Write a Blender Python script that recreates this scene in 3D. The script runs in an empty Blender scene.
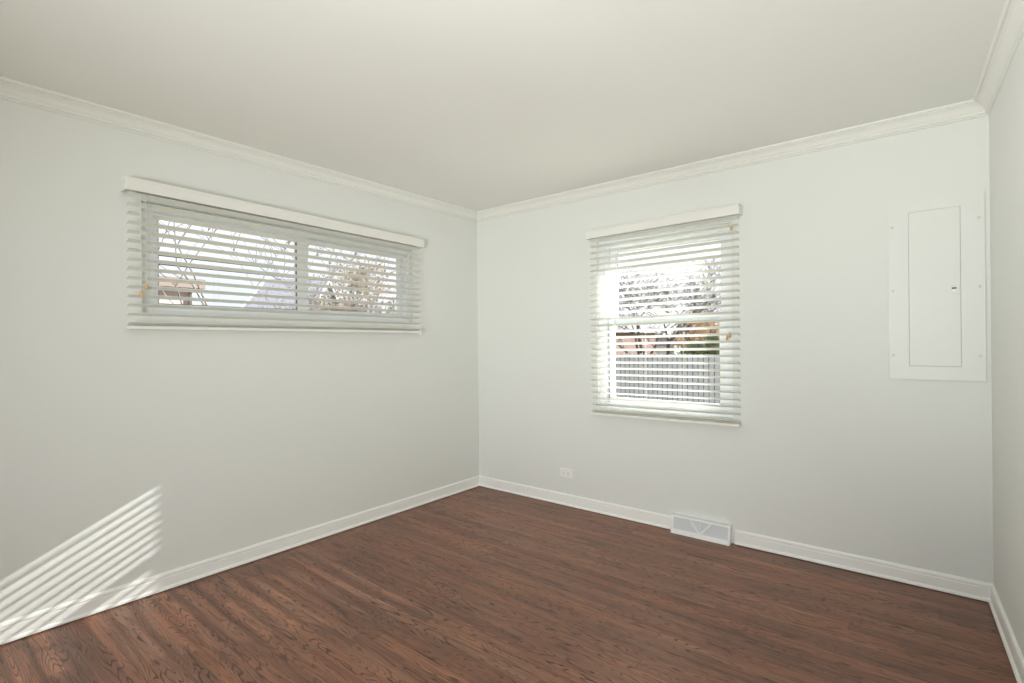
import bpy, bmesh, math, random
from mathutils import Vector, Matrix

S = bpy.context.scene
COL = S.collection

# ------------------------------------------------------------------ camera
CAM = Vector((3.12193, -3.39436, 1.28556))
YAW, PITCH, ROLL = 0.677161, 0.001053, -0.009214
fw = Vector((-math.sin(YAW) * math.cos(PITCH), math.cos(YAW) * math.cos(PITCH), math.sin(PITCH)))
rt = Vector((math.cos(YAW), math.sin(YAW), 0))
up = rt.cross(fw)
rt2 = rt * math.cos(ROLL) + up * math.sin(ROLL)
up2 = up * math.cos(ROLL) - rt * math.sin(ROLL)
cd = bpy.data.cameras.new('camera')
cd.sensor_width = 36.0
cd.lens = 512.47 / 1024 * 36.0
cd.clip_start = 0.02
cam = bpy.data.objects.new('camera', cd)
COL.objects.link(cam)
M4 = Matrix((rt2, up2, -fw)).transposed().to_4x4()
M4.translation = CAM
cam.matrix_world = M4
S.camera = cam

# ------------------------------------------------------------------ view
S.view_settings.view_transform = 'Standard'
S.view_settings.look = 'None'
S.view_settings.exposure = 0.0
S.view_settings.gamma = 1.0
S.view_settings.use_curve_mapping = False
try:
    S.cycles.use_denoising = True
    S.cycles.max_bounces = 14
    S.cycles.diffuse_bounces = 8
    S.cycles.transparent_max_bounces = 24
except Exception:
    pass

# ------------------------------------------------------------------ sky: pale hazy blue with thin white cloud
W = bpy.data.worlds.new('sky')
S.world = W
W.use_nodes = True
wn, wl = W.node_tree.nodes, W.node_tree.links
wn.clear()
wo = wn.new('ShaderNodeOutputWorld')
wb = wn.new('ShaderNodeBackground')
tc = wn.new('ShaderNodeTexCoord')
nz = wn.new('ShaderNodeTexNoise')
nz.inputs['Scale'].default_value = 2.6
nz.inputs['Detail'].default_value = 5
rp = wn.new('ShaderNodeValToRGB')
rp.color_ramp.elements[0].position = 0.38
rp.color_ramp.elements[0].color = (0.78, 0.84, 0.98, 1)
rp.color_ramp.elements[1].position = 0.62
rp.color_ramp.elements[1].color = (0.96, 0.955, 1.0, 1)
wl.new(tc.outputs['Generated'], nz.inputs['Vector'])
wl.new(nz.outputs['Fac'], rp.inputs['Fac'])
wl.new(rp.outputs['Color'], wb.inputs['Color'])
wb.inputs['Strength'].default_value = 1.35
wl.new(wb.outputs[0], wo.inputs[0])

# ------------------------------------------------------------------ sun, low, through the back window
SUN_DIR = Vector((0.514, 1.0, 0.492)).normalized()      # towards the sun
sd = bpy.data.lights.new('sun', 'SUN')
sd.energy = 15.5
sd.color = (1.0, 0.98, 0.945)
sd.angle = math.radians(0.53)
so = bpy.data.objects.new('sun', sd)
so.rotation_euler = SUN_DIR.to_track_quat('Z', 'Y').to_euler()
so.location = SUN_DIR * 30
COL.objects.link(so)

# ------------------------------------------------------------------ fill lights added behind the camera
def area(name, loc, rot, sx, sy, energy, col):
    d = bpy.data.lights.new(name, 'AREA')
    d.shape = 'RECTANGLE'
    d.size, d.size_y = sx, sy
    d.energy, d.color = energy, col
    o = bpy.data.objects.new(name, d)
    o.location, o.rotation_euler = loc, rot
    COL.objects.link(o)
    return d
# unseen soft lights added to brighten the room: (from, towards, size, watts, spread)
for _p, _t, _s, _e, _a in (((2.9, -4.9, 1.0), (0.6, -0.4, 1.6), 0.7, 20.0, 80),
                           ((2.2, -4.6, 0.6), (1.9, -1.8, 2.44), 0.8, 9.0, 90), ((0.85, -4.95, 1.2), (3.8, -1.6, 2.2), 0.5, 12.0, 54)):
    _p, _t = Vector(_p), Vector(_t)
    area('fill_light', _p, (_p - _t).to_track_quat('Z', 'Y').to_euler(), _s, _s, _e, (0.97, 1.0, 0.98)).spread = math.radians(_a)

R_W, R_A = 3.37584, 0.036           # right wall: x = R_W - R_A * y
HC, ZR = 2.44, -5.2                 # ceiling height, rear wall
WT = 0.20                           # wall thickness


# ================================================================== materials
def new_mat(name):
    m = bpy.data.materials.new(name)
    m.use_nodes = True
    nt = m.node_tree
    return m, nt.nodes, nt.links, nt.nodes['Principled BSDF']

def plain(name, col, rough=0.5, bump=0.0, scale=60.0, metal=0.0, var=0.0, trans=0.0):
    m, n, l, b = new_mat(name)
    b.inputs['Base Color'].default_value = (*col, 1)
    b.inputs['Roughness'].default_value = rough
    b.inputs['Metallic'].default_value = metal
    t = n.new('ShaderNodeTexCoord')
    k = n.new('ShaderNodeTexNoise')
    k.inputs['Scale'].default_value = scale
    k.inputs['Detail'].default_value = 4
    l.new(t.outputs['Object'], k.inputs['Vector'])
    if bump:
        bp = n.new('ShaderNodeBump')
        bp.inputs['Strength'].default_value = bump
        bp.inputs['Distance'].default_value = 0.002
        l.new(k.outputs['Fac'], bp.inputs['Height'])
        l.new(bp.outputs[0], b.inputs['Normal'])
    if var:
        r = n.new('ShaderNodeValToRGB')
        r.color_ramp.elements[0].position = 0.3
        r.color_ramp.elements[1].position = 0.7
        r.color_ramp.elements[0].color = tuple(c * (1 - var) for c in col) + (1,)
        r.color_ramp.elements[1].color = tuple(min(1, c * (1 + var)) for c in col) + (1,)
        l.new(k.outputs['Fac'], r.inputs[0])
        l.new(r.outputs[0], b.inputs['Base Color'])
    if trans:
        b.inputs['Transmission Weight'].default_value = trans
    return m

M = {}
M['wall'] = plain('wall_paint', (0.75, 0.765, 0.735), 0.62, 0.06, 90)
M['ceil'] = plain('ceiling_paint', (0.85, 0.855, 0.815), 0.75, 0.05, 80)
M['trim'] = plain('trim_paint', (0.89, 0.89, 0.86), 0.32, 0.03, 40)
M['crown'] = plain('crown_paint', (0.81, 0.81, 0.77), 0.4, 0.03, 40)
M['panel'] = plain('panel_paint', (0.755, 0.77, 0.74), 0.42, 0.03, 120)
M['blind'] = plain('blind_cream', (0.82, 0.815, 0.77), 0.36, 0.03, 30)
M['valance'] = plain('valance_cream', (0.81, 0.805, 0.76), 0.4, 0.04, 50)
M['cord'] = plain('cord_white', (0.80, 0.79, 0.74), 0.7, 0.2, 400)
M['tassel'] = plain('tassel_wood', (0.66, 0.43, 0.19), 0.4, 0, 90, 0, 0.2)
M['vinyl'] = plain('window_vinyl', (0.83, 0.86, 0.88), 0.35, 0.02, 30)
M['gasket'] = plain('gasket_and_gap_shade', (0.20, 0.205, 0.21), 0.6, 0.05, 200)
M['plate'] = plain('outlet_plastic', (0.85, 0.845, 0.81), 0.3, 0.01, 200)
M['slot'] = plain('slot_dark', (0.03, 0.03, 0.03), 0.6, 0, 60)
M['vent'] = plain('vent_enamel', (0.90, 0.905, 0.895), 0.3, 0.02, 90)
M['grille'] = plain('vent_grille', (0.77, 0.785, 0.81), 0.4, 0.02, 90)
M['steel'] = plain('screw_paint', (0.70, 0.70, 0.66), 0.4, 0.02, 90)

def glass_mat():
    m, n, l, b = new_mat('window_glass')
    n.remove(b)
    out = n['Material Output']
    tr = n.new('ShaderNodeBsdfTransparent')
    tr.inputs[0].default_value = (0.95, 0.965, 0.96, 1)
    gl = n.new('ShaderNodeBsdfGlossy')
    gl.inputs['Roughness'].default_value = 0.02
    fr = n.new('ShaderNodeFresnel')
    fr.inputs[0].default_value = 1.25
    mx = n.new('ShaderNodeMixShader')
    l.new(fr.outputs[0], mx.inputs[0]); l.new(tr.outputs[0], mx.inputs[1]); l.new(gl.outputs[0], mx.inputs[2])
    l.new(mx.outputs[0], out.inputs[0])
    return m
M['glass'] = glass_mat()

def floor_mat():
    m, n, l, b = new_mat('stained_oak_floor')
    def math_(op, a=None, c=None, clamp=False):
        k = n.new('ShaderNodeMath'); k.operation = op; k.use_clamp = clamp
        for i, v in enumerate((a, c)):
            if v is None: continue
            if isinstance(v, (int, float)): k.inputs[i].default_value = v
            else: l.new(v, k.inputs[i])
        return k.outputs[0]
    def ramp(fac, *st):
        r = n.new('ShaderNodeValToRGB')
        e = r.color_ramp.elements
        while len(e) < len(st): e.new(0.5)
        for q, (p, c) in zip(e, st):
            q.position = p; q.color = (*c, 1) if len(c) == 3 else c
        l.new(fac, r.inputs[0]); return r.outputs[0]
    def white(vec):
        k = n.new('ShaderNodeTexWhiteNoise'); k.noise_dimensions = '2D'
        l.new(vec, k.inputs['Vector']); return k.outputs['Value']
    def comb(x, y, z=0.0):
        k = n.new('ShaderNodeCombineXYZ')
        for i, v in enumerate((x, y, z)):
            if isinstance(v, (int, float)): k.inputs[i].default_value = v
            else: l.new(v, k.inputs[i])
        return k.outputs[0]
    def noise(vec, scale, detail=3, rough=0.5, dist=0.0):
        k = n.new('ShaderNodeTexNoise')
        k.inputs['Scale'].default_value = scale; k.inputs['Detail'].default_value = detail
        k.inputs['Roughness'].default_value = rough; k.inputs['Distortion'].default_value = dist
        l.new(vec, k.inputs['Vector']); return k.outputs['Fac']
    t = n.new('ShaderNodeTexCoord')
    sp = n.new('ShaderNodeSeparateXYZ'); l.new(t.outputs['Object'], sp.inputs[0])
    X, Y = sp.outputs[0], sp.outputs[1]
    PW = 0.0585
    v = math_('DIVIDE', Y, PW)
    row = math_('FLOOR', v)
    fy = math_('FRACT', v)
    r1 = white(comb(row, 3.7))
    xs = math_('ADD', X, math_('MULTIPLY', r1, 5.3))
    u = math_('DIVIDE', xs, 1.35)
    cell = math_('FLOOR', u)
    fx = math_('FRACT', u)
    pid = white(comb(cell, row))
    pid2 = white(comb(math_('ADD', cell, 17.3), math_('ADD', row, 5.1)))
    # growth rings: contour lines of a long noise, different in every strip
    gx = math_('ADD', math_('MULTIPLY', X, 0.95), math_('MULTIPLY', pid, 37.0))
    gy = math_('ADD', math_('MULTIPLY', Y, 11.0), math_('MULTIPLY', pid2, 53.0))
    gv = comb(gx, gy, math_('MULTIPLY', pid, 11.0))
    big = noise(gv, 1.5, 1.5, 0.45, 0.25)
    fine = noise(comb(math_('MULTIPLY', X, 14.0), math_('MULTIPLY', Y, 120.0), pid), 1.0, 2, 0.5)
    rings = math_('FRACT', math_('ADD', math_('MULTIPLY', big, 23.0), math_('MULTIPLY', fine, 0.24)))
    line = ramp(rings, (0.0, (1, 1, 1)), (0.08, (0.9, 0.9, 0.9)), (0.24, (0.0, 0.0, 0.0)), (0.93, (0.05, 0.05, 0.05)), (1.0, (1, 1, 1)))
    patch = ramp(noise(comb(math_('MULTIPLY', X, 1.2), math_('MULTIPLY', Y, 6.0), pid2), 1.4, 2, 0.5), (0.35, (0.55, 0.55, 0.55)), (0.6, (1, 1, 1)))
    pores = ramp(noise(comb(math_('MULTIPLY', X, 22.0), math_('MULTIPLY', Y, 420.0), pid2), 1.0, 2, 0.6), (0.50, (0, 0, 0)), (0.66, (1, 1, 1)))
    base = ramp(pid, (0.0, (0.235, 0.108, 0.067)), (0.35, (0.275, 0.127, 0.078)), (0.7, (0.312, 0.145, 0.088)), (1.0, (0.352, 0.168, 0.101)))
    tint = ramp(pid2, (0.0, (0.90, 0.95, 1.0)), (1.0, (1.08, 1.0, 0.94)))
    def mixc(mode, fac, a, c):
        k = n.new('ShaderNodeMix'); k.data_type = 'RGBA'; k.blend_type = mode
        if isinstance(fac, (int, float)): k.inputs[0].default_value = fac
        else: l.new(fac, k.inputs[0])
        for i, q in ((6, a), (7, c)):
            if isinstance(q, tuple): k.inputs[i].default_value = q
            else: l.new(q, k.inputs[i])
        return k.outputs[2]
    c = mixc('MULTIPLY', 1.0, base, tint)
    lf = math_('MULTIPLY', math_('MULTIPLY', line, patch), 1.0)
    c = mixc('MIX', lf, c, (0.045, 0.019, 0.013, 1))
    c = mixc('MIX', math_('MULTIPLY', pores, 0.40), c, (0.075, 0.034, 0.022, 1))
    slit = ramp(noise(comb(math_('MULTIPLY', X, 5.0), math_('MULTIPLY', Y, 150.0), pid2), 1.0, 2, 0.5), (0.60, (0, 0, 0)), (0.68, (1, 1, 1)))
    c = mixc('MIX', math_('MULTIPLY', slit, 0.62), c, (0.060, 0.027, 0.019, 1))
    streak = ramp(noise(comb(math_('MULTIPLY', X, 1.6), math_('MULTIPLY', Y, 34.0), pid), 1.0, 4, 0.6), (0.32, (0.70, 0.69, 0.69)), (0.50, (1.0, 1.0, 1.0)), (0.72, (1.16, 1.13, 1.10)))
    c = mixc('MULTIPLY', 1.0, c, streak)
    cloud = ramp(noise(comb(X, Y), 2.4, 3, 0.5), (0.3, (0.86, 0.86, 0.88)), (0.7, (1.10, 1.08, 1.06)))
    c = mixc('MULTIPLY', 1.0, c, cloud)
    # seams between strips and at their ends
    ey = math_('MINIMUM', fy, math_('SUBTRACT', 1.0, fy))
    ex = math_('MINIMUM', fx, math_('SUBTRACT', 1.0, fx))
    s1 = math_('LESS_THAN', ey, 0.013)
    s2 = math_('LESS_THAN', ex, 0.0010)
    sm = math_('MAXIMUM', s1, s2)
    c = mixc('MIX', math_('MULTIPLY', sm, 0.45), c, (0.035, 0.016, 0.011, 1))
    l.new(c, b.inputs['Base Color'])
    rr = ramp(noise(comb(math_('MULTIPLY', X, 3.0), math_('MULTIPLY', Y, 20.0)), 1.0, 3), (0.3, (0.33, 0.33, 0.33)), (0.7, (0.43, 0.43, 0.43)))
    l.new(rr, b.inputs['Roughness'])
    b.inputs['Specular IOR Level'].default_value = 0.42
    bp = n.new('ShaderNodeBump'); bp.inputs['Strength'].default_value = 0.10; bp.inputs['Distance'].default_value = 0.001
    l.new(math_('SUBTRACT', 1.0, math_('MAXIMUM', math_('MULTIPLY', line, 0.5), sm)), bp.inputs['Height'])
    l.new(bp.outputs[0], b.inputs['Normal'])
    return m
M['floor'] = floor_mat()


# ================================================================== mesh helpers
def add_box(bm, x0, x1, y0, y1, z0, z1):
    vs = [bm.verts.new((x, y, z)) for x in (x0, x1) for y in (y0, y1) for z in (z0, z1)]
    for f in ((0, 1, 3, 2), (4, 6, 7, 5), (0, 4, 5, 1), (2, 3, 7, 6), (0, 2, 6, 4), (1, 5, 7, 3)):
        bm.faces.new([vs[i] for i in f])
    return vs

def boxes(*bs):
    bm = bmesh.new()
    for b in bs: add_box(bm, *b)
    return bm

def add_tube(bm, pts, rads, n=6, cap=True):
    pts = [Vector(p) for p in pts]
    if not isinstance(rads, (list, tuple)): rads = [rads] * len(pts)
    rings = []
    for i, p in enumerate(pts):
        d = (pts[min(i + 1, len(pts) - 1)] - pts[max(i - 1, 0)]).normalized()
        a = d.orthogonal().normalized() if i == 0 else (a - d * a.dot(d)).normalized()
        b = d.cross(a)
        rings.append([bm.verts.new(p + (a * math.cos(2 * math.pi * k / n) + b * math.sin(2 * math.pi * k / n)) * rads[i]) for k in range(n)])
    for r, s in zip(rings, rings[1:]):
        for k in range(n):
            bm.faces.new((r[k], r[(k + 1) % n], s[(k + 1) % n], s[k]))
    if cap:
        bm.faces.new(rings[0][::-1]); bm.faces.new(rings[-1])

def add_lathe(bm, c, axis, prof, n=16):
    """prof: list of (radius, distance along axis)"""
    c, ax = Vector(c), Vector(axis).normalized()
    a = ax.orthogonal().normalized(); b = ax.cross(a)
    rings = [[bm.verts.new(c + ax * h + (a * math.cos(2 * math.pi * k / n) + b * math.sin(2 * math.pi * k / n)) * max(r, 1e-5)) for k in range(n)] for r, h in prof]
    for r, s in zip(rings, rings[1:]):
        for k in range(n):
            bm.faces.new((r[k], r[(k + 1) % n], s[(k + 1) % n], s[k]))
    bm.faces.new(rings[0][::-1]); bm.faces.new(rings[-1])

def add_prism(bm, A, B):
    """two matching loops of points joined to a closed solid"""
    va = [bm.verts.new(p) for p in A]; vb = [bm.verts.new(p) for p in B]
    k = len(va)
    for i in range(k):
        bm.faces.new((va[i], va[(i + 1) % k], vb[(i + 1) % k], vb[i]))
    bm.faces.new(va[::-1]); bm.faces.new(vb)

def obj(name, bm, mat, parent=None, bevel=0.0, smooth=False, base=None):
    """base: world origin of the new object; mesh coordinates are given in world space (or in the parent's space)"""
    bmesh.ops.recalc_face_normals(bm, faces=bm.faces[:])
    me = bpy.data.meshes.new(name)
    if base is not None:
        bmesh.ops.translate(bm, verts=bm.verts[:], vec=-Vector(base))
    bm.to_mesh(me); bm.free()
    if smooth:
        for p in me.polygons: p.use_smooth = True
    me.materials.append(mat)
    o = bpy.data.objects.new(name, me)
    COL.objects.link(o)
    if base is not None: o.location = base
    if parent is not None: o.parent = parent
    if bevel:
        md = o.modifiers.new('bevel', 'BEVEL')
        md.width = bevel; md.segments = 2; md.limit_method = 'ANGLE'
    return o

def struct(name, bm, mat, parent=None, bevel=0.0, smooth=False):
    o = obj(name, bm, mat, parent, bevel, smooth)
    if parent is None: o['kind'] = 'structure'
    return o

def thing(name, label, cat, loc, group=None, rotz=0.0):
    o = bpy.data.objects.new(name, None)
    o.empty_display_size = 0.1
    COL.objects.link(o)
    o.location = loc; o.rotation_euler = (0, 0, rotz)
    o['label'] = label; o['category'] = cat
    if group: o['group'] = group
    return o

def tag(o, label, cat, group=None, kind=None):
    o['label'] = label; o['category'] = cat
    if group: o['group'] = group
    if kind: o['kind'] = kind
    return o


# ================================================================== room shell
xr = lambda y: R_W - R_A * y
# openings: left window (plane x = 0) and back window (plane y = 0)
LY0, LY1, LZ0, LZ1 = -2.535, -0.750, 1.445, 2.03
BX0, BX1, BZ0, BZ1 = 1.215, 2.178, 0.79, 2.03

bm = bmesh.new()
add_prism(bm, [(-WT, ZR - WT, -0.12), (xr(ZR) + WT, ZR - WT, -0.12), (xr(0) + WT, WT, -0.12), (-WT, WT, -0.12)],
              [(-WT, ZR - WT, 0), (xr(ZR) + WT, ZR - WT, 0), (xr(0) + WT, WT, 0), (-WT, WT, 0)])
struct('floor', bm, M['floor'])
bm = bmesh.new()
add_prism(bm, [(-WT, ZR - WT, HC), (xr(ZR) + WT, ZR - WT, HC), (xr(0) + WT, WT, HC), (-WT, WT, HC)],
              [(-WT, ZR - WT, HC + .12), (xr(ZR) + WT, ZR - WT, HC + .12), (xr(0) + WT, WT, HC + .12), (-WT, WT, HC + .12)])
struct('ceiling', bm, M['ceil'])

def wall_holed(name, axis, a0, a1, h, d0, d1):
    """slab along axis with one rectangular hole h = (a0, a1, z0, z1), front and back faces cut as a clean grid"""
    bm = bmesh.new()
    As, Zs = [a0, h[0], h[1], a1], [0.0, h[2], h[3], HC]
    V = {}
    for s, d in enumerate((d0, d1)):
        for i, a in enumerate(As):
            for j, z in enumerate(Zs):
                V[s, i, j] = bm.verts.new((d, a, z) if axis == 'y' else (a, d, z))
    for s in (0, 1):
        for i in range(3):
            for j in range(3):
                if (i, j) == (1, 1): continue
                bm.faces.new((V[s, i, j], V[s, i + 1, j], V[s, i + 1, j + 1], V[s, i, j + 1]))
    for i in range(3):
        for j in (0, 3):
            bm.faces.new((V[0, i, j], V[0, i + 1, j], V[1, i + 1, j], V[1, i, j]))
            bm.faces.new((V[0, j, i], V[0, j, i + 1], V[1, j, i + 1], V[1, j, i]))
    for (p, q) in (((1, 1), (2, 1)), ((2, 1), (2, 2)), ((2, 2), (1, 2)), ((1, 2), (1, 1))):
        bm.faces.new((V[0, p[0], p[1]], V[0, q[0], q[1]], V[1, q[0], q[1]], V[1, p[0], p[1]]))
    return struct(name, bm, M['wall'])

wall_holed('wall_left', 'y', ZR, 0.0, (LY0, LY1, LZ0, LZ1), 0.0, -WT)
wall_holed('wall_back', 'x', -WT, xr(0) + WT, (BX0, BX1, BZ0, BZ1), 0.0, WT)
bm = bmesh.new()
add_prism(bm, [(xr(ZR), ZR, 0), (xr(ZR) + WT, ZR, 0), (xr(0) + WT, 0, 0), (xr(0), 0, 0)],
              [(xr(ZR), ZR, HC), (xr(ZR) + WT, ZR, HC), (xr(0) + WT, 0, HC), (xr(0), 0, HC)])
struct('wall_right', bm, M['wall'])
# rear wall with a wide cased opening to the next room
struct('wall_rear', boxes((-WT, 0.4, ZR - WT, ZR, 0, HC), (3.1, xr(ZR) + WT, ZR - WT, ZR, 0, HC), (0.4, 3.1, ZR - WT, ZR, 2.32, HC)), M['wall'])


# mitred mouldings: profile points (d, z), d = distance from the wall
def moulding(name, prof, mat, seg):
    """seg(d) -> (start, end) xy for a run lying d off its wall"""
    bm = bmesh.new()
    A = [(*seg(d)[0], z) for d, z in prof]; B = [(*seg(d)[1], z) for d, z in prof]
    add_prism(bm, A, B)
    return struct(name, bm, mat)

cr = [(0, -.075), (.005, -.075), (.009, -.072), (.009, -.069), (.0055, -.0665), (.0125, -.064), (.0145, -.060), (.0125, -.0565), (.0095, -.054), (.013, -.050),
      (.019, -.044), (.026, -.032), (.036, -.0215), (.045, -.0165), (.0450, -.012), (.053, -.0125), (.058, -.0085), (.059, -.003), (.059, 0), (0, 0)]
CRN = [(d, HC + z) for d, z in cr]
moulding('trim_1', CRN, M['crown'], lambda d: ((d, ZR), (d, -d)))
moulding('trim_2', CRN, M['crown'], lambda d: ((d, -d), (R_W - d, -d)))
moulding('trim_3', CRN, M['crown'], lambda d: ((R_W - d, -d), (xr(ZR) - d, ZR)))

bp_ = [(0, .0045), (.021, .0045), (.0215, .009), (.019, .015), (.0145, .019), (.012, .0205), (.012, .066), (.0105, .071), (.012, .0745), (.0125, .080), (.010, .087), (.005, .091), (0, .092)]
moulding('baseboard_left', bp_, M['trim'], lambda d: ((d, ZR), (d, -d)))
VX0, VX1 = 1.790, 2.168                                          # floor register sits in a gap of the back baseboard
bm = bmesh.new()
add_prism(bm, [(d, -d, z) for d, z in bp_], [(VX0 + 0.012, -d, z) for d, z in bp_])
add_prism(bm, [(VX1 + 0.018, -d, z) for d, z in bp_], [(R_W - d, -d, z) for d, z in bp_])
struct('baseboard_back', bm, M['trim'])
moulding('baseboard_right', bp_, M['trim'], lambda d: ((R_W - d, -d), (xr(ZR) - d, ZR)))


# ================================================================== windows
def bars(bm, rect, t, d0, d1, axis):
    """rectangular frame: rect = (a0, a1, z0, z1), bar widths t = (left, right, bottom, top), depth d0..d1"""
    a0, a1, z0, z1 = rect; l_, r_, b_, t_ = t
    out = [(a0, z0), (a1, z0), (a1, z1), (a0, z1)]
    inn = [(a0 + l_, z0 + b_), (a1 - r_, z0 + b_), (a1 - r_, z1 - t_), (a0 + l_, z1 - t_)]
    mk = lambda q, d: bm.verts.new((d, q[0], q[1]) if axis == 'y' else (q[0], d, q[1]))
    O0, O1 = [mk(q, d0) for q in out], [mk(q, d1) for q in out]
    I0, I1 = [mk(q, d0) for q in inn], [mk(q, d1) for q in inn]
    for i in range(4):
        j = (i + 1) % 4
        bm.faces.new((O0[i], O0[j], I0[j], I0[i])); bm.faces.new((O1[i], O1[j], I1[j], I1[i]))
        bm.faces.new((O0[i], O0[j], O1[j], O1[i])); bm.faces.new((I0[i], I0[j], I1[j], I1[i]))

def pane(bm, a0, a1, z0, z1, d, axis):
    if axis == 'y': add_box(bm, d - .002, d + .002, a0, a1, z0, z1)
    else: add_box(bm, a0, a1, d - .002, d + .002, z0, z1)

# window_1: long slider on the left wall
bm = bmesh.new(); bars(bm, (LY0, LY1, LZ0, LZ1), (.045, .024, .032, .035), -.145, -.045, 'y')
w1 = struct('window_1', bm, M['vinyl'], None, .002)
bm = bmesh.new(); bars(bm, (-2.490, -1.590, 1.476, 1.998), (.047, .080, .033, .031), -.092, -.058, 'y')
s1 = obj('sash', bm, M['vinyl'], w1, .002)
bm = bmesh.new(); bars(bm, (-2.445, -1.668, 1.507, 1.969), (.003, .0035, .003, .003), -.0715, -.0575, 'y')
obj('gasket', bm, M['gasket'], s1)
bm = bmesh.new(); pane(bm, -2.444, -1.669, 1.508, 1.968, -.075, 'y'); obj('glass', bm, M['glass'], s1)
bm = bmesh.new(); bars(bm, (-1.640, -0.776, 1.476, 1.998), (.060, .026, .040, .040), -.132, -.098, 'y')
s2 = obj('sash', bm, M['vinyl'], w1, .002)
bm = bmesh.new(); pane(bm, -1.581, -.801, 1.515, 1.959, -.115, 'y'); obj('glass', bm, M['glass'], s2)

# window_2: double hung on the back wall
bm = bmesh.new(); bars(bm, (BX0, BX1, BZ0, BZ1), (.052, .040, .025, .035), .03, .16, 'x')
add_box(bm, BX0 + .052, BX1 - .04, .03, .065, BZ0 + .025, BZ0 + .040)
w2 = struct('window_2', bm, M['vinyl'], None, .002)
bm = bmesh.new(); bars(bm, (1.285, BX1 - .045, .822, 1.460), (.034, .050, .045, .018), .055, .088, 'x')
s3 = obj('sash', bm, M['vinyl'], w2, .002)
bm = bmesh.new(); pane(bm, 1.318, 2.084, .866, 1.443, .072, 'x'); obj('glass', bm, M['glass'], s3)
bm = bmesh.new(); bars(bm, (1.275, BX1 - .045, 1.421, 1.998), (.050, .050, .045, .045), .098, .130, 'x')
s4 = obj('sash', bm, M['vinyl'], w2, .002)
bm = bmesh.new(); pane(bm, 1.324, 2.084, 1.465, 1.954, .114, 'x'); obj('glass', bm, M['glass'], s4)
bm = boxes((1.2665, 1.2845, .080, .092, .82, 1.42)); obj('gap_shade_strip', bm, M['gasket'], w2)  # dark strip added for the shade in the slit between jamb and sash
bm = boxes((1.70, 1.76, .050, .085, 1.460, 1.472)); add_box(bm, 1.725, 1.765, .046, .056, 1.466, 1.474)
obj('sash_lock', bm, M['vinyl'], w2, .002)


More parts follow.
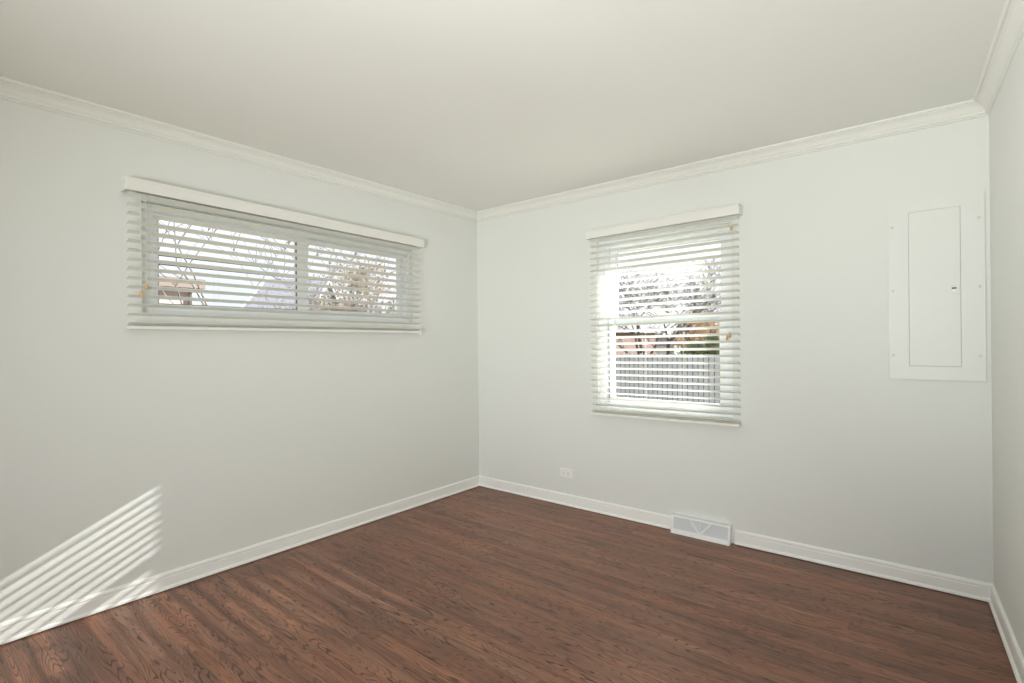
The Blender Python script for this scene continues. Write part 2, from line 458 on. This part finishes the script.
# ================================================================== blinds
def make_blind(label, root_loc, rotz, width, z_top, z_bot, n_slats, tilt_top, tilt_bot, ladders, cords, tassels, knob, skew_top=0.0, skew_bot=0.0):
    """local frame: x along the wall (0..width), -y into the room, z height; root at the wall under the valance's left end"""
    t = thing('window_blind', label, 'blind', root_loc, 'horizontal blinds over the windows', rotz)
    z0 = root_loc[2]
    # valance with two returns
    bm = boxes((-.012, width + .012, -.076, -.064, z_top - .062, z_top))
    add_prism(bm, [(-.012, -.0775, z_top - .010), (-.012, -.079, z_top - .005), (-.012, -.079, z_top + .002), (-.012, -.064, z_top + .002), (-.012, -.064, z_top - .010)],
                  [(width + .012, -.0775, z_top - .010), (width + .012, -.079, z_top - .005), (width + .012, -.079, z_top + .002), (width + .012, -.064, z_top + .002), (width + .012, -.064, z_top - .010)])
    add_box(bm, -.012, -.002, -.064, -.001, z_top - .062, z_top)
    add_box(bm, width + .002, width + .012, -.064, -.001, z_top - .062, z_top)
    obj('valance', bm, M['valance'], t, .002)
    bm = boxes((.004, width - .004, -.058, -.004, z_top - .050, z_top - .008))
    obj('head_rail', bm, M['blind'], t, .002)
    for o in t.children:                                             # the blind hangs a little out of level
        o.rotation_euler.y = -skew_top; o.location.z = -skew_top * width / 2; o.location.x = skew_top * z_top
    yc = -.034
    pitch = (z_top - .075 - (z_bot + .030)) / (n_slats - 1)
    tl = lambda f: tilt_bot + (tilt_top - tilt_bot) * f
    ca, sa = 1.0, 0.0
    proto = None
    for i in range(n_slats):
        f = i / (n_slats - 1)
        sk = skew_bot + (skew_top - skew_bot) * f
        zc = z_bot + .030 + pitch * i - sk * width / 2
        if proto is None:
            bm = bmesh.new()
            prof = []
            N = 6
            for k in range(N + 1):                                   # slightly crowned slat, 50 mm by 2.8 mm
                q = -.025 + .05 * k / N
                prof.append((q, .0016 + .0009 * (1 - (q / .025) ** 2)))
            for k in range(N, -1, -1):
                q = -.025 + .05 * k / N
                prof.append((q, -.0016 + .0009 * (1 - (q / .025) ** 2)))
            rp_ = [(ca * q + sa * w, -sa * q + ca * w) for q, w in prof]   # room edge (negative y) goes up for positive tilt
            add_prism(bm, [(.006, q, w) for q, w in rp_], [(width - .006, q, w) for q, w in rp_])
            proto = obj('slat', bm, M['blind'], t)
            proto.location = (0, yc, zc); proto.rotation_euler = (-tl(f), -sk, 0)
        else:
            c = proto.copy(); COL.objects.link(c); c.parent = t; c.location = (0, yc, zc); c.rotation_euler = (-tl(f), -sk, 0)
    # bottom rail
    bm = bmesh.new()
    pr = [(-.027, .002), (-.024, .0), (.024, .0), (.027, .002), (.027, .014), (.024, .017), (-.024, .017), (-.027, .014)]
    add_prism(bm, [(.005, yc + q, z_bot + w) for q, w in pr], [(width - .005, yc + q, z_bot + w) for q, w in pr])
    br = obj('bottom_rail', bm, M['blind'], t)
    br.rotation_euler.y = -skew_bot; br.location.z = -skew_bot * width / 2; br.location.x = skew_bot * z_bot
    for x in ladders:                                                # ladder: front and rear strings with a rung under each slat
        bm = bmesh.new()
        for s in (-1, 1):
            yy = yc + s * .0275
            add_tube(bm, [(x, yy, z_bot + .010), (x, yy, z_top - .05)], .0009, 5)
        for i in range(n_slats):
            zc = z_bot + .030 + pitch * i + (skew_bot + (skew_top - skew_bot) * i / (n_slats - 1)) * (x - width / 2)
            sa = math.sin(tl(i / (n_slats - 1)))
            add_tube(bm, [(x, yc - .0275, zc - .0028 + sa * .027), (x, yc + .0275, zc - .0028 - sa * .027)], .0006, 4)
        obj('ladder_string', bm, M['cord'], t)
    for (x, zb) in cords:
        bm = bmesh.new()
        add_tube(bm, [(x, -.0668 + .003, z_top - .055), (x + .001, -.0655, (z_top + zb) / 2), (x, -.0655, zb + .030)], .0011, 6)
        obj('lift_cord', bm, M['cord'], t)
    for (x, zb) in tassels:
        bm = bmesh.new()
        add_lathe(bm, (x, -.0655, zb), (0, 0, 1), [(.0055, 0), (.0085, .003), (.0085, .010), (.006, .021), (.0038, .030), (.0028, .034)], 14)
        obj('tassel', bm, M['tassel'], t, smooth=True)['label'] = 'tan wooden cord tassel'
    if knob:
        x, zb = knob
        bm = bmesh.new()
        add_tube(bm, [(x, -.0655, z_top - .055), (x, -.0655, zb + .02)], .0011, 6)
        kc = obj('tilt_cord', bm, M['cord'], t)
        bm = bmesh.new()
        add_lathe(bm, (x, -.0655, zb), (0, 0, 1), [(.004, 0), (.0085, .004), (.0095, .010), (.007, .017), (.003, .024)], 14)
        obj('cord_knob', bm, M['plate'], kc, smooth=True)
    return t

# left wall: local x runs along +y, room is local -y -> rotate 90 deg about z: (x, y) -> (-y, x)
LB0 = -2.608
make_blind('long low white faux-wood blind over the wide slider window on the left wall', (0, LB0, 0), math.pi / 2, 1.905,
           2.106, 1.364, 15, math.radians(13.0), math.radians(15.0),
           [.103, .414, .672, 1.237, 1.769], [(.052, 1.530), (.074, 1.567)], [(.052, 1.530), (.074, 1.567)], (1.877, 1.345), -.0125, -.003)
# back wall
make_blind('tall white faux-wood blind over the double-hung window on the back wall', (1.176, 0, 0), 0, 1.058,
           2.114, .744, 29, math.radians(10.0), math.radians(19.5),
           [.105, .425, .690, .945], [(1.005, 1.30), (.990, 1.285), (1.020, 1.965)], [(1.005, 1.30), (.990, 1.285), (1.020, 1.965)], None, .013, .008)


# ================================================================== electrical panel cover on the back wall
t = thing('access_panel', 'white painted electrical panel cover on the back wall near the right corner', 'panel', (3.167, 0, 1.072))
px = lambda bm: bmesh.ops.translate(bm, verts=bm.verts[:], vec=(-3.167, 0, -1.072)) and bm or bm
def pp(name, bm, mat, parent, bevel=0.0, smooth=False):
    bmesh.ops.translate(bm, verts=bm.verts[:], vec=(-3.167, 0, -1.072))
    return obj(name, bm, mat, parent, bevel, smooth)
bm = bmesh.new()
bars(bm, (2.977, 3.358, 1.072, 2.000), (.085, .091, .070, .058), -.009, 0, 'x')
add_box(bm, 3.062, 3.267, -.003, 0, 1.142, 1.942)
pp('cover_plate', bm, M['panel'], t, .0012)
bm = boxes((3.0632, 3.2658, -.0110, -.003, 1.1432, 1.9408))
dr = pp('door', bm, M['panel'], t, .0012)
bm = boxes((3.232, 3.260, -.0145, -.0112, 1.506, 1.549))
lt = pp('latch', bm, M['panel'], dr, .001)
bm = bmesh.new()
add_lathe(bm, (3.241, -.0145, 1.5245), (0, -1, 0), [(.0085, 0), (.0085, .0012), (.007, .0018)], 18)
pp('lock_button', bm, M['plate'], dr)['label'] = 'small round latch button'
bm = boxes((3.2325, 3.2495, -.0162, -.0135, 1.5310, 1.5385))
pp('latch_slot', bm, M['slot'], dr)['label'] = 'dark finger slot of the latch'
for z in (1.86, 1.53, 1.245):
    bm = bmesh.new(); add_lathe(bm, (3.0625, -.0100, z - .018), (0, 0, 1), [(.0025, 0), (.0025, .036)], 10)
    pp('hinge', bm, M['panel'], dr)
for x in (2.995, 3.336):
    for z in (1.198, 1.537, 1.874):
        bm = bmesh.new(); add_lathe(bm, (x, -.0088, z), (0, -1, 0), [(.0068, 0), (.0066, .0015), (.004, .0032), (.001, .0036)], 16)
        add_box(bm, x - .005, x + .005, -.0128, -.0112, z - .0007, z + .0007)
        pp('screw', bm, M['steel'], t)

# ================================================================== outlet
OX, OZ = .9285, .2545
t = thing('wall_outlet', 'white horizontal duplex outlet low on the back wall, left of the floor register', 'outlet', (OX, 0, OZ))
bm = boxes((-.058, .058, -.006, 0, -.036, .036))
obj('cover_plate', bm, M['plate'], t, .003)
for sx in (-1, 1):
    bm = bmesh.new()
    pts = []
    for k in range(20):
        a = 2 * math.pi * k / 20
        pts.append((sx * .020 + max(-.0135, min(.0135, .017 * math.cos(a))), .0165 * math.sin(a)))
    add_prism(bm, [(x, -.0055, z) for x, z in pts], [(x, -.0078, z) for x, z in pts])
    rc = obj('receptacle', bm, M['plate'], t)
    bm = boxes((sx * .020 - .005, sx * .020 + .004, -.0084, -.0070, .0055, .0072), (sx * .020 - .004, sx * .020 + .004, -.0084, -.0070, -.0072, -.0055),
               (sx * .020 + .0075, sx * .020 + .0115, -.0084, -.0070, -.0022, .0022))
    obj('slots', bm, M['slot'], rc)
bm = bmesh.new(); add_lathe(bm, (0, -.006, 0), (0, -1, 0), [(.0035, 0), (.003, .0015), (.001, .002)], 12)
obj('screw', bm, M['steel'], t)

# ================================================================== baseboard register
VC = (VX0 + VX1) / 2; VW = VX1 - VX0; VH = .118
t = thing('floor_register', 'white metal baseboard heat register with triangular damper at the foot of the back wall', 'vent', (VC, 0, 0))
hw = VW / 2
def face_y(z): return -(.062 - .026 * z / VH)                       # the front leans back towards the wall
def slant(bm, x0, x1, z0, z1, off0, off1):
    add_prism(bm, [(x0, face_y(z0) + off0, z0), (x0, face_y(z0) + off1, z0), (x0, face_y(z1) + off1, z1), (x0, face_y(z1) + off0, z1)],
                  [(x1, face_y(z0) + off0, z0), (x1, face_y(z0) + off1, z0), (x1, face_y(z1) + off1, z1), (x1, face_y(z1) + off0, z1)])
bm = bmesh.new()
slant(bm, -hw, -hw + .014, .001, VH, -.003, .010)
slant(bm, hw - .014, hw, .001, VH, -.003, .010)
slant(bm, -hw + .014, hw - .014, .001, .030, -.003, .010)
slant(bm, -hw + .014, hw - .014, VH - .014, VH, -.003, .010)
add_box(bm, -hw, hw, face_y(VH) + .002, 0, VH - .004, VH)           # top lip back to the wall
for s in (-1, 1):
    x0, x1 = (-hw, -hw + .004) if s < 0 else (hw - .004, hw)
    add_prism(bm, [(x0, -.056, .001), (x0, 0, .001), (x0, 0, VH), (x0, -.032, VH)], [(x1, -.056, .001), (x1, 0, .001), (x1, 0, VH), (x1, -.032, VH)])
obj('frame', bm, M['vent'], t, .0015)
bm = bmesh.new()
nl = 62                                                              # fine upright louvres with slots between them
for k in range(nl):
    xx = -hw + .016 + (VW - .032) * k / (nl - 1)
    slant(bm, xx - .0021, xx + .0021, .028, VH - .012, .004, .010)
slant(bm, -hw + .012, hw - .012, .028, VH - .012, .0095, .011)
obj('grille', bm, M['grille'], t)['label'] = 'grey slotted grille face'
bm = bmesh.new()
def rib(xa, za, xb, zb, wd):
    d = Vector((xb - xa, zb - za)).normalized(); nrm = Vector((-d.y, d.x)) * wd
    q = [(xa + nrm.x, za + nrm.y), (xb + nrm.x, zb + nrm.y), (xb - nrm.x, zb - nrm.y), (xa - nrm.x, za - nrm.y)]
    add_prism(bm, [(x, face_y(z) - .004, z) for x, z in q], [(x, face_y(z) + .006, z) for x, z in q])
rib(-.066, VH - .014, -.004, .032, .0042); rib(.070, VH - .014, .004, .032, .0042)
obj('damper_bracket', bm, M['vent'], t)['label'] = 'white V shaped damper bracket'
bm = bmesh.new()
add_tube(bm, [(.004, face_y(VH - .012) + .002, VH - .010), (.004, face_y(.085) - .012, .088), (.003, face_y(.07) - .014, .072)], .0026, 8)
add_lathe(bm, (.003, face_y(.07) - .014, .066), (0, 0, 1), [(.002, 0), (.0045, .003), (.0045, .007), (.002, .010)], 10)
obj('damper_lever', bm, M['vent'], t)


# ================================================================== outside
GZ = -0.65
gm = plain('autumn_lawn', (0.22, 0.20, 0.10), 0.95, 0.3, 3.0, 0, 0.35)
bm = boxes((-60, 40, -30, 60, GZ - .2, GZ))
struct('ground', bm, gm)
# eave over the back window: its edge shades the top of the blind
M['soffit'] = plain('soffit_white', (0.78, 0.78, 0.76), 0.6, 0.05, 30)
bm = boxes((-1.0, 5.0, WT, .74, 2.128, 2.16), (-1.0, 5.0, .72, .745, 2.128, 2.28))
struct('trim_4', bm, M['soffit'])

bark = plain('bark', (0.10, 0.085, 0.075), 0.9, 0.5, 20, 0, 0.3)
bark_l = plain('bark_pale', (0.23, 0.20, 0.18), 0.9, 0.5, 20, 0, 0.3)
def leafmat(name, col):
    m = plain(name, col, 0.6, 0.0, 3.0, 0, 0.45)
    return m
LEAF = {'orange': leafmat('leaf_orange', (0.68, 0.50, 0.36)), 'pink': leafmat('leaf_rust', (0.64, 0.40, 0.36)),
        'olive': leafmat('leaf_olive', (0.55, 0.51, 0.26)), 'green': leafmat('leaf_green', (0.13, 0.17, 0.07))}

def make_tree(label, base, height, seed, spread, leaf=None, nleaf=0, lsize=.05, levels=5, trunk=.10, fork=.30, bm_mat=None, cat='tree', name='tree', group='trees beyond the windows'):
    rnd = random.Random(seed)
    t = thing(name, label, cat, base, group)
    bm = bmesh.new(); tips = []
    def grow(p, d, ln, r, lv):
        k = 3
        pts, rs = [p.copy()], [r]
        q = p.copy(); dd = d.copy()
        for i in range(k):
            dd = (dd + Vector((rnd.uniform(-1, 1), rnd.uniform(-1, 1), rnd.uniform(-.5, .8))) * .16).normalized()
            q = q + dd * ln / k
            pts.append(q.copy()); rs.append(r * (1 - .42 * (i + 1) / k))
        add_tube(bm, pts, rs, 6 if lv < 2 else 4, cap=(lv == 0))
        if lv >= 2: tips.extend(pts[1:])
        if lv >= levels: return
        nb = 3 if lv else 4
        for j in range(nb + (1 if lv and rnd.random() < .5 else 0)):
            st = pts[rnd.choice((2, 3, 3))] if lv else pts[rnd.choice((2, 3, 3))]
            a = rnd.uniform(0, 2 * math.pi)
            sd_ = Vector((math.cos(a), math.sin(a), rnd.uniform(-.05, .55)))
            nd = (dd * (1 - spread) + sd_ * spread).normalized()
            grow(st, nd, ln * rnd.uniform(.62, .85), max(rs[-1] * rnd.uniform(.55, .8), .006), lv + 1)
    grow(Vector((0, 0, -.05)), Vector((0, 0, 1)), height * fork, trunk, 0)
    obj('branches', bm, bm_mat or bark, t)
    if leaf:
        bm = bmesh.new()
        for i in range(nleaf):
            c = rnd.choice(tips) + Vector((rnd.gauss(0, 1), rnd.gauss(0, 1), rnd.gauss(0, .8))) * height * .035
            a = Vector((rnd.gauss(0, 1), rnd.gauss(0, 1), rnd.gauss(0, 1))).normalized()
            b = a.orthogonal().normalized()
            s = lsize * rnd.uniform(.6, 1.3)
            bm.faces.new([bm.verts.new(c + a * s), bm.verts.new(c + b * s * .6 ), bm.verts.new(c - a * s), bm.verts.new(c - b * s * .6)])
        obj('foliage', bm, leaf, t)
    return t

# ---- seen through the left window
brick = plain('pink_brick', (0.60, 0.46, 0.44), 0.9, 0.4, 8, 0, 0.15)
tan = plain('tan_fascia', (0.27, 0.21, 0.18), 0.7, 0.1, 8)
shing = plain('grey_shingles', (0.36, 0.36, 0.40), 0.9, 0.6, 9, 0, 0.2)
white_t = plain('white_siding', (0.75, 0.75, 0.76), 0.6, 0.1, 9)
dark_m = plain('dark_gutter', (0.10, 0.085, 0.085), 0.5, 0.1, 9)
wire_m = plain('wire_black', (0.04, 0.04, 0.045), 0.6, 0.1, 9)

t = thing('house', 'low pinkish brick house with tan roof edge, seen through the left end of the slider', 'house', (-22, 0, GZ))
g0 = -GZ
bm = boxes((-4, 2.0, -9.0, 4.72, 0, 3.60 + g0)); obj('wall', bm, brick, t)
bm = bmesh.new()
add_prism(bm, [(2.5, -9.5, 3.55 + g0), (2.5, -9.5, 3.92 + g0), (-1.0, -9.5, 4.35 + g0), (-4.5, -9.5, 3.92 + g0), (-4.5, -9.5, 3.55 + g0)],
              [(2.5, 5.0, 3.55 + g0), (2.5, 5.0, 3.92 + g0), (-1.0, 5.0, 4.35 + g0), (-4.5, 5.0, 3.92 + g0), (-4.5, 5.0, 3.55 + g0)])
obj('roof', bm, tan, t)
bm = boxes((2.02, 2.10, 4.55, 4.65, 0, 3.55 + g0)); obj('downspout', bm, dark_m, t)
bm = boxes((2.0, 2.03, -4.0, -2.6, 1.2 + g0, 2.6 + g0)); wf = obj('window', bm, white_t, t)
bm = boxes((2.03, 2.04, -3.9, -2.7, 1.3 + g0, 2.5 + g0)); obj('pane', bm, dark_m, wf)

t = thing('house', 'house with grey shingled roof and white rake board, seen left of the slider meeting stile', 'house', (-14.6, 7.5, GZ))
hb = Vector((-14.6, 7.5, GZ))
P1 = Vector((-16.0, 5.81, 3.73))
P2 = P1 + Vector((1.6, 1.45, 0)).normalized() * 2.3
down = Vector((1.45, -1.60, -1.31)) * 1.25
back = Vector((-1.45, 1.60, -1.31)) * 1.25
thk = Vector((0, 0, -.14))
bm = bmesh.new()
add_prism(bm, [P1 - hb, P1 + down - hb, P1 + down + thk - hb, P1 + thk - hb, P1 + back + thk - hb, P1 + back - hb],
              [P2 - hb, P2 + down - hb, P2 + down + thk - hb, P2 + thk - hb, P2 + back + thk - hb, P2 + back - hb])
rf = obj('roof', bm, shing, t)
bm = bmesh.new()
for dn in (down, back):
    off = (P1 - P2).normalized() * .05
    add_prism(bm, [P1 + off - hb + Vector((0, 0, .03)), P1 + off + dn - hb + Vector((0, 0, .03)), P1 + off + dn - hb + Vector((0, 0, -.2)), P1 + off - hb + Vector((0, 0, -.2))],
                  [P1 - hb + Vector((0, 0, .03)), P1 + dn - hb + Vector((0, 0, .03)), P1 + dn - hb + Vector((0, 0, -.2)), P1 - hb + Vector((0, 0, -.2))])
obj('rake_board', bm, white_t, rf)
bm = bmesh.new()
i1, i2 = P1 + (P2 - P1) * .06 - hb, P1 + (P2 - P1) * .94 - hb
def wl(i): 
    a_, b_ = i + down * .85, i + back * .85
    return [Vector((a_.x, a_.y, 0)), a_ - Vector((0, 0, .16)), i - Vector((0, 0, .16)), b_ - Vector((0, 0, .16)), Vector((b_.x, b_.y, 0))]
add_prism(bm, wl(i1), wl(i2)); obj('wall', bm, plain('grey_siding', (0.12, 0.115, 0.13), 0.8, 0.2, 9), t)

def wire(label, z):
    bm = bmesh.new()
    P = []
    for k in range(25):
        y = -22 + 50 * k / 24
        P.append((-9, y, z + .0009 * (y - 4) ** 2))
    add_tube(bm, P, .030, 6)
    return tag(obj('utility_wire', bm, wire_m, None, base=(-9, 0, z)), label, 'wire', 'overhead wires past the slider')
wire('upper dark overhead wire crossing behind the right half of the slider', 3.12)
wire('lower dark overhead wire crossing behind both halves of the slider', 2.94)

make_tree('bare grey tree whose branches spread above the brick house, seen through the slider', (-6.6, 0.35, GZ), 5.4, 3, .55, None, 0, levels=5, trunk=.06, fork=.42, bm_mat=bark_l)
make_tree('rust leaved tree behind the left side of the right slider pane', (-9.5, 4.75, GZ), 3.9, 7, .50, LEAF['pink'], 900, .04, levels=5, trunk=.06)
make_tree('tree with sparse orange autumn leaves behind the middle of the right slider pane', (-19.5, 11.8, GZ), 7.6, 11, .50, LEAF['orange'], 1200, .075, levels=5)
make_tree('olive leaved tree behind the right end of the slider', (-6.9, 4.35, GZ), 3.6, 15, .50, LEAF['olive'], 800, .035, levels=5, trunk=.07)

# ---- seen through the back window
fw_m = plain('weathered_fence', (0.60, 0.61, 0.63), 0.9, 0.4, 6, 0, 0.12)
t = thing('wooden_fence', 'grey weathered upright board fence across the yard behind the back window', 'fence', (-3, 11, GZ))
bm = bmesh.new()
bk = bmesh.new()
rnd = random.Random(5)
k = 0
x = -5.0
while x < 6.5:
    h = 1.55 + rnd.uniform(-.01, .01)
    pr = [(x, 0), (x + .120, 0), (x + .120, h - .04), (x + .090, h), (x + .03, h), (x, h - .04)]
    add_prism(bm, [(a, -.012, b) for a, b in pr], [(a, .012, b) for a, b in pr])
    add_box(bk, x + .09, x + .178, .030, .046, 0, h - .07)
    x += .148
obj('board_panel', bm, fw_m, t)
obj('backing_boards', bk, plain('fence_gap_shade', (0.24, 0.24, 0.25), 0.9, 0.4, 6, 0, 0.12), t)['label'] = 'backing boards coloured dark as shade in the gaps'  # same wood as the front boards, shade of the gaps put into its colour
for z in (.3, 1.25):
    bm = boxes((-5, 6.5, .046, .089, z, z + .09)); obj('rail', bm, fw_m, t)
for x in (-4.0, -1.6, .8, 3.2, 5.6):
    bm = boxes((x, x + .09, .089, .179, 0, 1.5)); obj('post', bm, fw_m, t)

t = thing('house', 'red brick house behind the fence at the left edge of the back window', 'house', (-10.6, 20.5, GZ))
bm = boxes((-5, 2.2, -3, 3, 0, 2.4)); obj('wall', bm, plain('red_brick', (0.23, 0.14, 0.125), 0.9, 0.4, 8, 0, 0.15), t)
bm = bmesh.new()
add_prism(bm, [(-5.3, -3.4, 2.35), (-5.3, 0, 3.3), (-5.3, 3.4, 2.35)], [(2.5, -3.4, 2.35), (2.5, 0, 3.3), (2.5, 3.4, 2.35)])
obj('roof', bm, shing, t)
bm = boxes((-1.2, -.2, -3.04, -3.0, .9, 2.0)); wf = obj('window', bm, white_t, t)
bm = boxes((-1.1, -.3, -3.06, -3.04, 1.0, 1.9)); obj('pane', bm, dark_m, wf)

t = thing('garage', 'pale grey garage beyond the fence, low in the middle of the back window', 'garage', (-9.2, 27, GZ))
blue_s = plain('blue_grey_siding', (0.50, 0.54, 0.60), 0.7, 0.2, 9)
bm = boxes((-1.3, 1.3, -2, 2, 0, 1.9)); obj('wall', bm, blue_s, t)
bm = bmesh.new()
add_prism(bm, [(-1.5, -2.2, 1.85), (1.5, -2.2, 1.85), (0, -2.2, 2.5)], [(-1.5, 2.2, 1.85), (1.5, 2.2, 1.85), (0, 2.2, 2.5)])
obj('roof', bm, shing, t)
bm = boxes((-.9, .9, -2.04, -2.0, 0, 1.6)); obj('door', bm, white_t, t)

make_tree('dark bare tree with thick trunk left of centre in the back window', (-4.35, 13.2, GZ), 5.2, 21, .55, None, 0, levels=5, trunk=.15, fork=.33)
make_tree('dark bare tree at the middle of the back window beyond the fence', (-5.8, 18.5, GZ), 6.4, 23, .58, None, 0, levels=5, trunk=.14, fork=.30)
make_tree('slim bare tree right of centre in the back window', (-3.4, 15.8, GZ), 5.4, 29, .58, None, 0, levels=5, trunk=.09, fork=.28)
make_tree('orange leaved tree at the right side of the back window', (-5.4, 23.2, GZ), 4.1, 31, .55, LEAF['orange'], 3000, .075, levels=4, trunk=.08)
make_tree('dense green shrub behind the right end of the fence', (-1.95, 12.6, GZ), 3.3, 41, .65, LEAF['green'], 6500, .07, levels=4, trunk=.04, fork=.25, cat='shrub', name='shrub', group='shrubs behind the fence')
